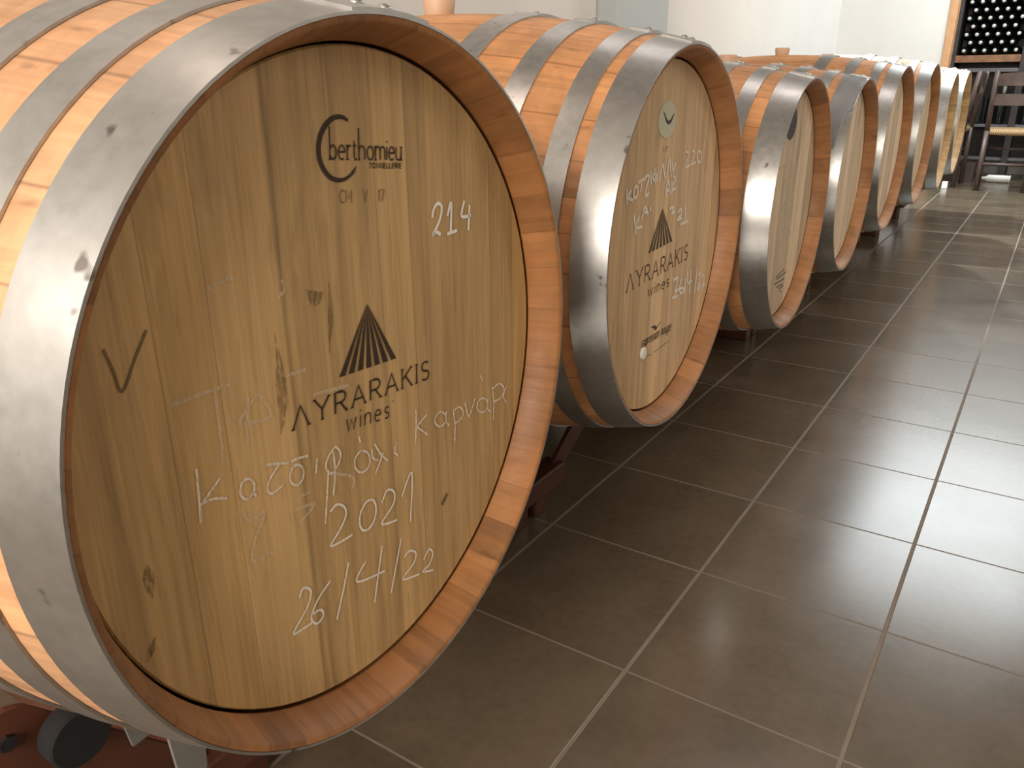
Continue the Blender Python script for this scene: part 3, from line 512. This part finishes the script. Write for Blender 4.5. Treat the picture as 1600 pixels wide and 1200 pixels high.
# ---------------------------------------------------------------- barrel racks with rollers
def rack(name, A, B, label):
    """A, B: (front centre, rz, rr, rb, L) of the two barrels it carries."""
    yc = (A[0][1]+B[0][1])/2; xf = (A[0][0]+B[0][0])/2
    root = empty(name, (xf-.47, yc, 0), 0, label, 'barrel rack', 'steel barrel racks under the row')
    ox, oy = xf-.47, yc
    for c in (A[0], B[0]):
        for dy in (-.10, -.03):
            bm = bmesh.new(); box(bm, c[0]-.80-ox, c[0]-.25-ox, c[1]+dy-.022-oy, c[1]+dy+.022-oy, 0, .075, bev=.004); obj('skid', bm, 'rust', root, False)
        for sx in (.236, .75):
            bm = bmesh.new(); box(bm, c[0]-sx-.022-ox, c[0]-sx+.022-ox, c[1]-.15-oy, c[1]+.0-oy, .072, .115, bev=.004); obj('cradle_beam', bm, 'rust', root, False)
    bm = bmesh.new(); box(bm, xf-.60-ox, xf-.55-ox, A[0][1]-oy, B[0][1]-oy, .02, .065, bev=.004); obj('tie_bar', bm, 'rust', root, False)
    for c, rz, rr, rb, L in (A, B):
        f = profile(rr+.002, rb+.002, L)
        for sx in (.205, .72):
            X = c[0]-sx; rad = f(sx-L/2); R = rad + .0285
            cy = c[1] - sx*math.sin(rz)
            for sg in (-1, 1):
                a = .65 if sx < .5 else .36; py = cy + sg*R*math.sin(a) - oy; pz = c[2] - R*math.cos(a); px = X - ox
                bm = bmesh.new(); capped(bm, [(-.014, .026), (-.012, .028), (.008, .028), (.010, .026)], 32, 'X', (px, py, pz)); rl = sharp(obj('roller', bm, 'roller', root), 40)
                bm = bmesh.new(); capped(bm, [(-.034, .008), (.0085, .008)], 12, 'X', (px, py, pz)); obj('axle', bm, 'steel', rl)
                # rounded bracket plate carrying the roller
                bm = bmesh.new(); pts = []
                ex, ez = py + sg*.045, pz + .012
                for i in range(13):
                    t = math.radians(-50 + 180*i/12); pts.append((ex + sg*.034*math.cos(t), ez + .034*math.sin(t)))
                pts += [(cy-oy + (-.06 if sg > 0 else -.07), .09), (cy-oy + (.0 if sg > 0 else -.15), .09)]
                vs = [bm.verts.new((px-.030, *p)) for p in pts]; bm.faces.new(vs)
                r = bmesh.ops.extrude_face_region(bm, geom=bm.faces[:]); bmesh.ops.translate(bm, verts=[v for v in r['geom'] if isinstance(v, bmesh.types.BMVert)], vec=(.008, 0, 0))
                br = obj('bracket', bm, 'rust', root, False)
                bm = bmesh.new(); capped(bm, [(-.0225, .008), (-.018, .008), (-.018, .004)], 6, 'X', (px, ex, ez+.004)); obj('bolt', bm, 'black', br, False)
            for dx, a0, a1, drop in ((-.056, 34, 27, .085), (-.112, 35.0, 29.5, .042)):
                if sx > .5 or label.find('nearest') < 0 or c is not A[0]: continue
                X2 = c[0]+dx-.0 - .07 - ox; rr2 = f(-dx+.07-L/2) + .004
                bm = bmesh.new()
                P = [(cy-oy-rr2*math.sin(math.radians(q)), c[2]-rr2*math.cos(math.radians(q))) for q in (a0, (a0+a1)/2, a1)]
                P += [(P[2][0]-.004, P[2][1]-drop*.55), (P[0][0]+.006, P[0][1]-drop)]
                vs = [bm.verts.new((X2, *p)) for p in P]; bm.faces.new(vs)
                r = bmesh.ops.extrude_face_region(bm, geom=bm.faces[:]); bmesh.ops.translate(bm, verts=[v for v in r['geom'] if isinstance(v, bmesh.types.BMVert)], vec=(.004, 0, 0))
                bmesh.ops.recalc_face_normals(bm, faces=bm.faces[:])
                obj('gusset', bm, 'steel', root, False)
    return root
P = {1: ((.254, -.395, .555), .05, .30, .352, .946), 2: ((.21, .352, .559), .035, .30, .36, .946), 3: ((.215, 1.054, .53), .032, .2805, .33, .86), 4: ((.192, 1.773, .528), .017, .2805, .33, .86),
     5: ((.169, 2.585, .55), 0, .30, .352, .946), 6: ((.176, 3.304, .566), .008, .30, .352, .946), 7: ((.188, 4.014, .545), .02, .285, .335, .9), 8: ((.182, 4.697, .56), .005, .285, .335, .9)}
rack('barrel_rack', P[1], P[2], 'red brown steel rack with black rollers under the two nearest barrels')
rack('barrel_rack', P[3], P[4], 'red brown steel rack in the shade under the third and fourth barrels')
rack('barrel_rack', P[5], P[6], 'red brown steel rack in the shade under the fifth and sixth barrels')
rack('barrel_rack', P[7], P[8], 'red brown steel rack under the two farthest barrels of the row')

# ---------------------------------------------------------------- taverna chairs
def chair(loc, rz, label):
    root = empty('ladder_back_chair', loc, rz, label, 'chair', 'dark wooden chairs at the far end')
    wb, wf, dp, hs = .155, .17, .34, .44
    for s in (-1, 1):
        bm = bmesh.new()
        pts = [(s*wb, 0, 0), (s*wb, .0, hs), (s*(wb-.0), -.045, .86)]
        for a, b in zip(pts, pts[1:]): tube(bm, a, b, .0175, 12)
        obj('back_post', bm, 'dwood', root)
        bm = bmesh.new(); tube(bm, (s*wf, dp, 0), (s*wf, dp, hs+.015), .0185, 12, .017); obj('front_leg', bm, 'dwood', root)
        for z in (.15, .27):
            bm = bmesh.new(); tube(bm, (s*wb, 0, z), (s*wf, dp, z), .010, 8); obj('stretcher', bm, 'dwood', root)
    for y, z in ((0, .20), (dp, .17), (dp, .29)):
        w2 = wb if y == 0 else wf
        bm = bmesh.new(); tube(bm, (-w2, y, z), (w2, y, z), .010, 8); obj('stretcher', bm, 'dwood', root)
    for z0, z1 in ((.755, .835), (.62, .70)):
        bm = bmesh.new(); n = 8; V = []
        for i in range(n+1):
            t = -1+2*i/n; yb = -.045*((z0+z1)/2-hs)/.42 - .018*(1-t*t)
            top = z1 + (.012*(1-t*t) if z1 > .8 else 0)
            V.append([bm.verts.new((t*wb, yb+q, z)) for q, z in ((-.007, z0), (.007, z0), (.007, top), (-.007, top))])
        for a, b in zip(V, V[1:]):
            for k in range(4): bm.faces.new((a[k], a[(k+1) % 4], b[(k+1) % 4], b[k]))
        bm.faces.new(V[0]); bm.faces.new(V[-1]); obj('back_slat', bm, 'dwood', root, False)
    bm = bmesh.new(); n = 10; g = []
    for i in range(n+1):
        row = []
        for j in range(n+1):
            u, v = i/n*2-1, j/n; wd = wb+(wf-wb)*v
            row.append((u*wd, v*dp, hs+.012-.014*(1-u*u)*(1-(2*v-1)**2)))
        g.append(row)
    T_ = [[bm.verts.new(p) for p in r] for r in g]; Bt = [[bm.verts.new((p[0], p[1], p[2]-.04)) for p in r] for r in g]
    for i in range(n):
        for j in range(n):
            bm.faces.new((T_[i][j], T_[i+1][j], T_[i+1][j+1], T_[i][j+1])); bm.faces.new((Bt[i][j], Bt[i][j+1], Bt[i+1][j+1], Bt[i+1][j]))
    for i in range(n):
        bm.faces.new((T_[i][0], Bt[i][0], Bt[i+1][0], T_[i+1][0])); bm.faces.new((T_[i][n], T_[i+1][n], Bt[i+1][n], Bt[i][n]))
        bm.faces.new((T_[0][i], T_[0][i+1], Bt[0][i+1], Bt[0][i])); bm.faces.new((T_[n][i], Bt[n][i], Bt[n][i+1], T_[n][i+1]))
    obj('seat', bm, 'rush', root)
    return root
chair((.37, 6.32, 0), .0, 'dark ladder-back chair with a woven rush seat, at the right edge, its back to us')
chair((.055, 6.62, 0), PI/2-.08, 'dark rush-seated chair turned sideways, half hidden behind the farthest barrel')

# ---------------------------------------------------------------- bottle rack at the far end
Y0, Y1 = 7.15, 7.51
root = empty('bottle_rack', (.35, (Y0+Y1)/2, 0), 0, 'tall dark bottle rack against the far end, filled with lying bottles', 'bottle rack')
ox, oy = .35, (Y0+Y1)/2
def rb_(name, mat, *bx, bev=.003):
    bm = bmesh.new(); box(bm, bx[0]-ox, bx[1]-ox, bx[2]-oy, bx[3]-oy, bx[4], bx[5], bev=bev); return obj(name, bm, mat, root, False)
XA, XB = -.222, 1.30
for X in (XA, .300, XB-.05): rb_('upright', 'dark', X, X+.05, Y0, Y1, 0, 1.475)
rb_('shelf_board', 'brownw', XA+.05, .300, Y0+.005, Y1, .930, .985); rb_('shelf_board', 'brownw', .35, XB-.05, Y0+.005, Y1, .930, .985)
rb_('shelf_board', 'greyw', XA+.05, XB-.05, Y0+.01, Y1, .855, .885)
rb_('shelf_board', 'greyw', XA+.05, XB-.05, Y0+.01, Y1, .425, .445)
rb_('shelf_board', 'greyw', XA+.05, XB-.05, Y0+.01, Y1, .16, .18)
rb_('shelf_board', 'greyw', XA+.05, XB-.05, Y0+.01, Y1, 1.435, 1.46)
rb_('back_panel', 'dark', XA+.05, XB-.05, Y1-.012, Y1, .16, 1.45)
BODY = [(0, .029), (.004, .0335), (.008, .0345), (.19, .0345), (.215, .030), (.235, .018), (.245, .0145), (.268, .0142)]
def bottle_mesh():
    bm = bmesh.new(); capped(bm, BODY, 20, 'Z'); a = sharp(obj('wine_bottle', bm, 'glass'), 50)
    bm = bmesh.new(); capped(bm, [(.240, .0150), (.292, .0140), (.299, .0118), (.300, .0105)], 16, 'Z'); obj('capsule', bm, 'caps', a)
    return a
proto = bottle_mesh(); used = False
ORD = ['first', 'second', 'third', 'fourth', 'fifth', 'sixth', 'seventh', 'eighth', 'ninth', 'tenth']
def bottle(loc, rot, label, group):
    global used
    o = copy_tree(proto) if used else proto
    used = True; o.location = loc; o.rotation_euler = rot; tag(o, label, 'bottle', group); return o
pit, row = .0748, .0612
for r in range(7):
    for c in range(6 if r % 2 == 0 else 5):
        bottle((-.122 + (c + (0 if r % 2 == 0 else .5))*pit, Y0+.315, 1.0205 + r*row), (PI/2, 0, 0), 'dark bottle lying neck out, %s from left, %s row up in the far rack' % (ORD[c], ORD[r]), 'bottles lying in the far rack')
for k, x in enumerate((.06, .145, .225, .40, .48)):
    bottle((x, Y0+.12+.03*(k % 2), .4455), (0, 0, k), 'dark bottle standing on the far rack\'s middle shelf, %s from left' % ORD[k], 'bottles standing on the middle shelf')
bm = bmesh.new(); capped(bm, [(0, .012), (.035, .013), (.055, .030), (.19, .030), (.193, .027), (.197, .027), (.20, .030), (.215, .030)], 24, 'X')
o = obj('white_filler', bm, 'white', None, True, (.19, 6.98, .0305)); tag(o, 'white tapered canister for lit wall base, on the floor under the rush-seated chair at right', 'filler')  # added white shape standing in for the lit wall base below the rack
bm = bmesh.new(); box(bm, -.12, .12, -.10, .10, 0, .012); 
for X0, X1_ in ((-.12, -.108), (.108, .12)): box(bm, X0, X1_, -.10, .10, .012, .15)
for Yq in (-.10, .088): box(bm, -.108, .108, Yq, Yq+.012, .012, .15)
o = obj('wooden_crate', bm, 'dwood', None, False, (.02, 6.95, 0)); tag(o, 'low dark open crate on the floor between the two chairs', 'crate')
bm = bmesh.new(); box(bm, -.02, .02, -.02, .02, 0, .052, bev=.003); o = obj('white_placeholder', bm, 'white', None, False, (-.005, 6.36, 0)); tag(o, 'small white carton for lit wall base, on the floor beside the farthest barrel', 'placeholder')  # added white block, a second glimpse of the lit wall base
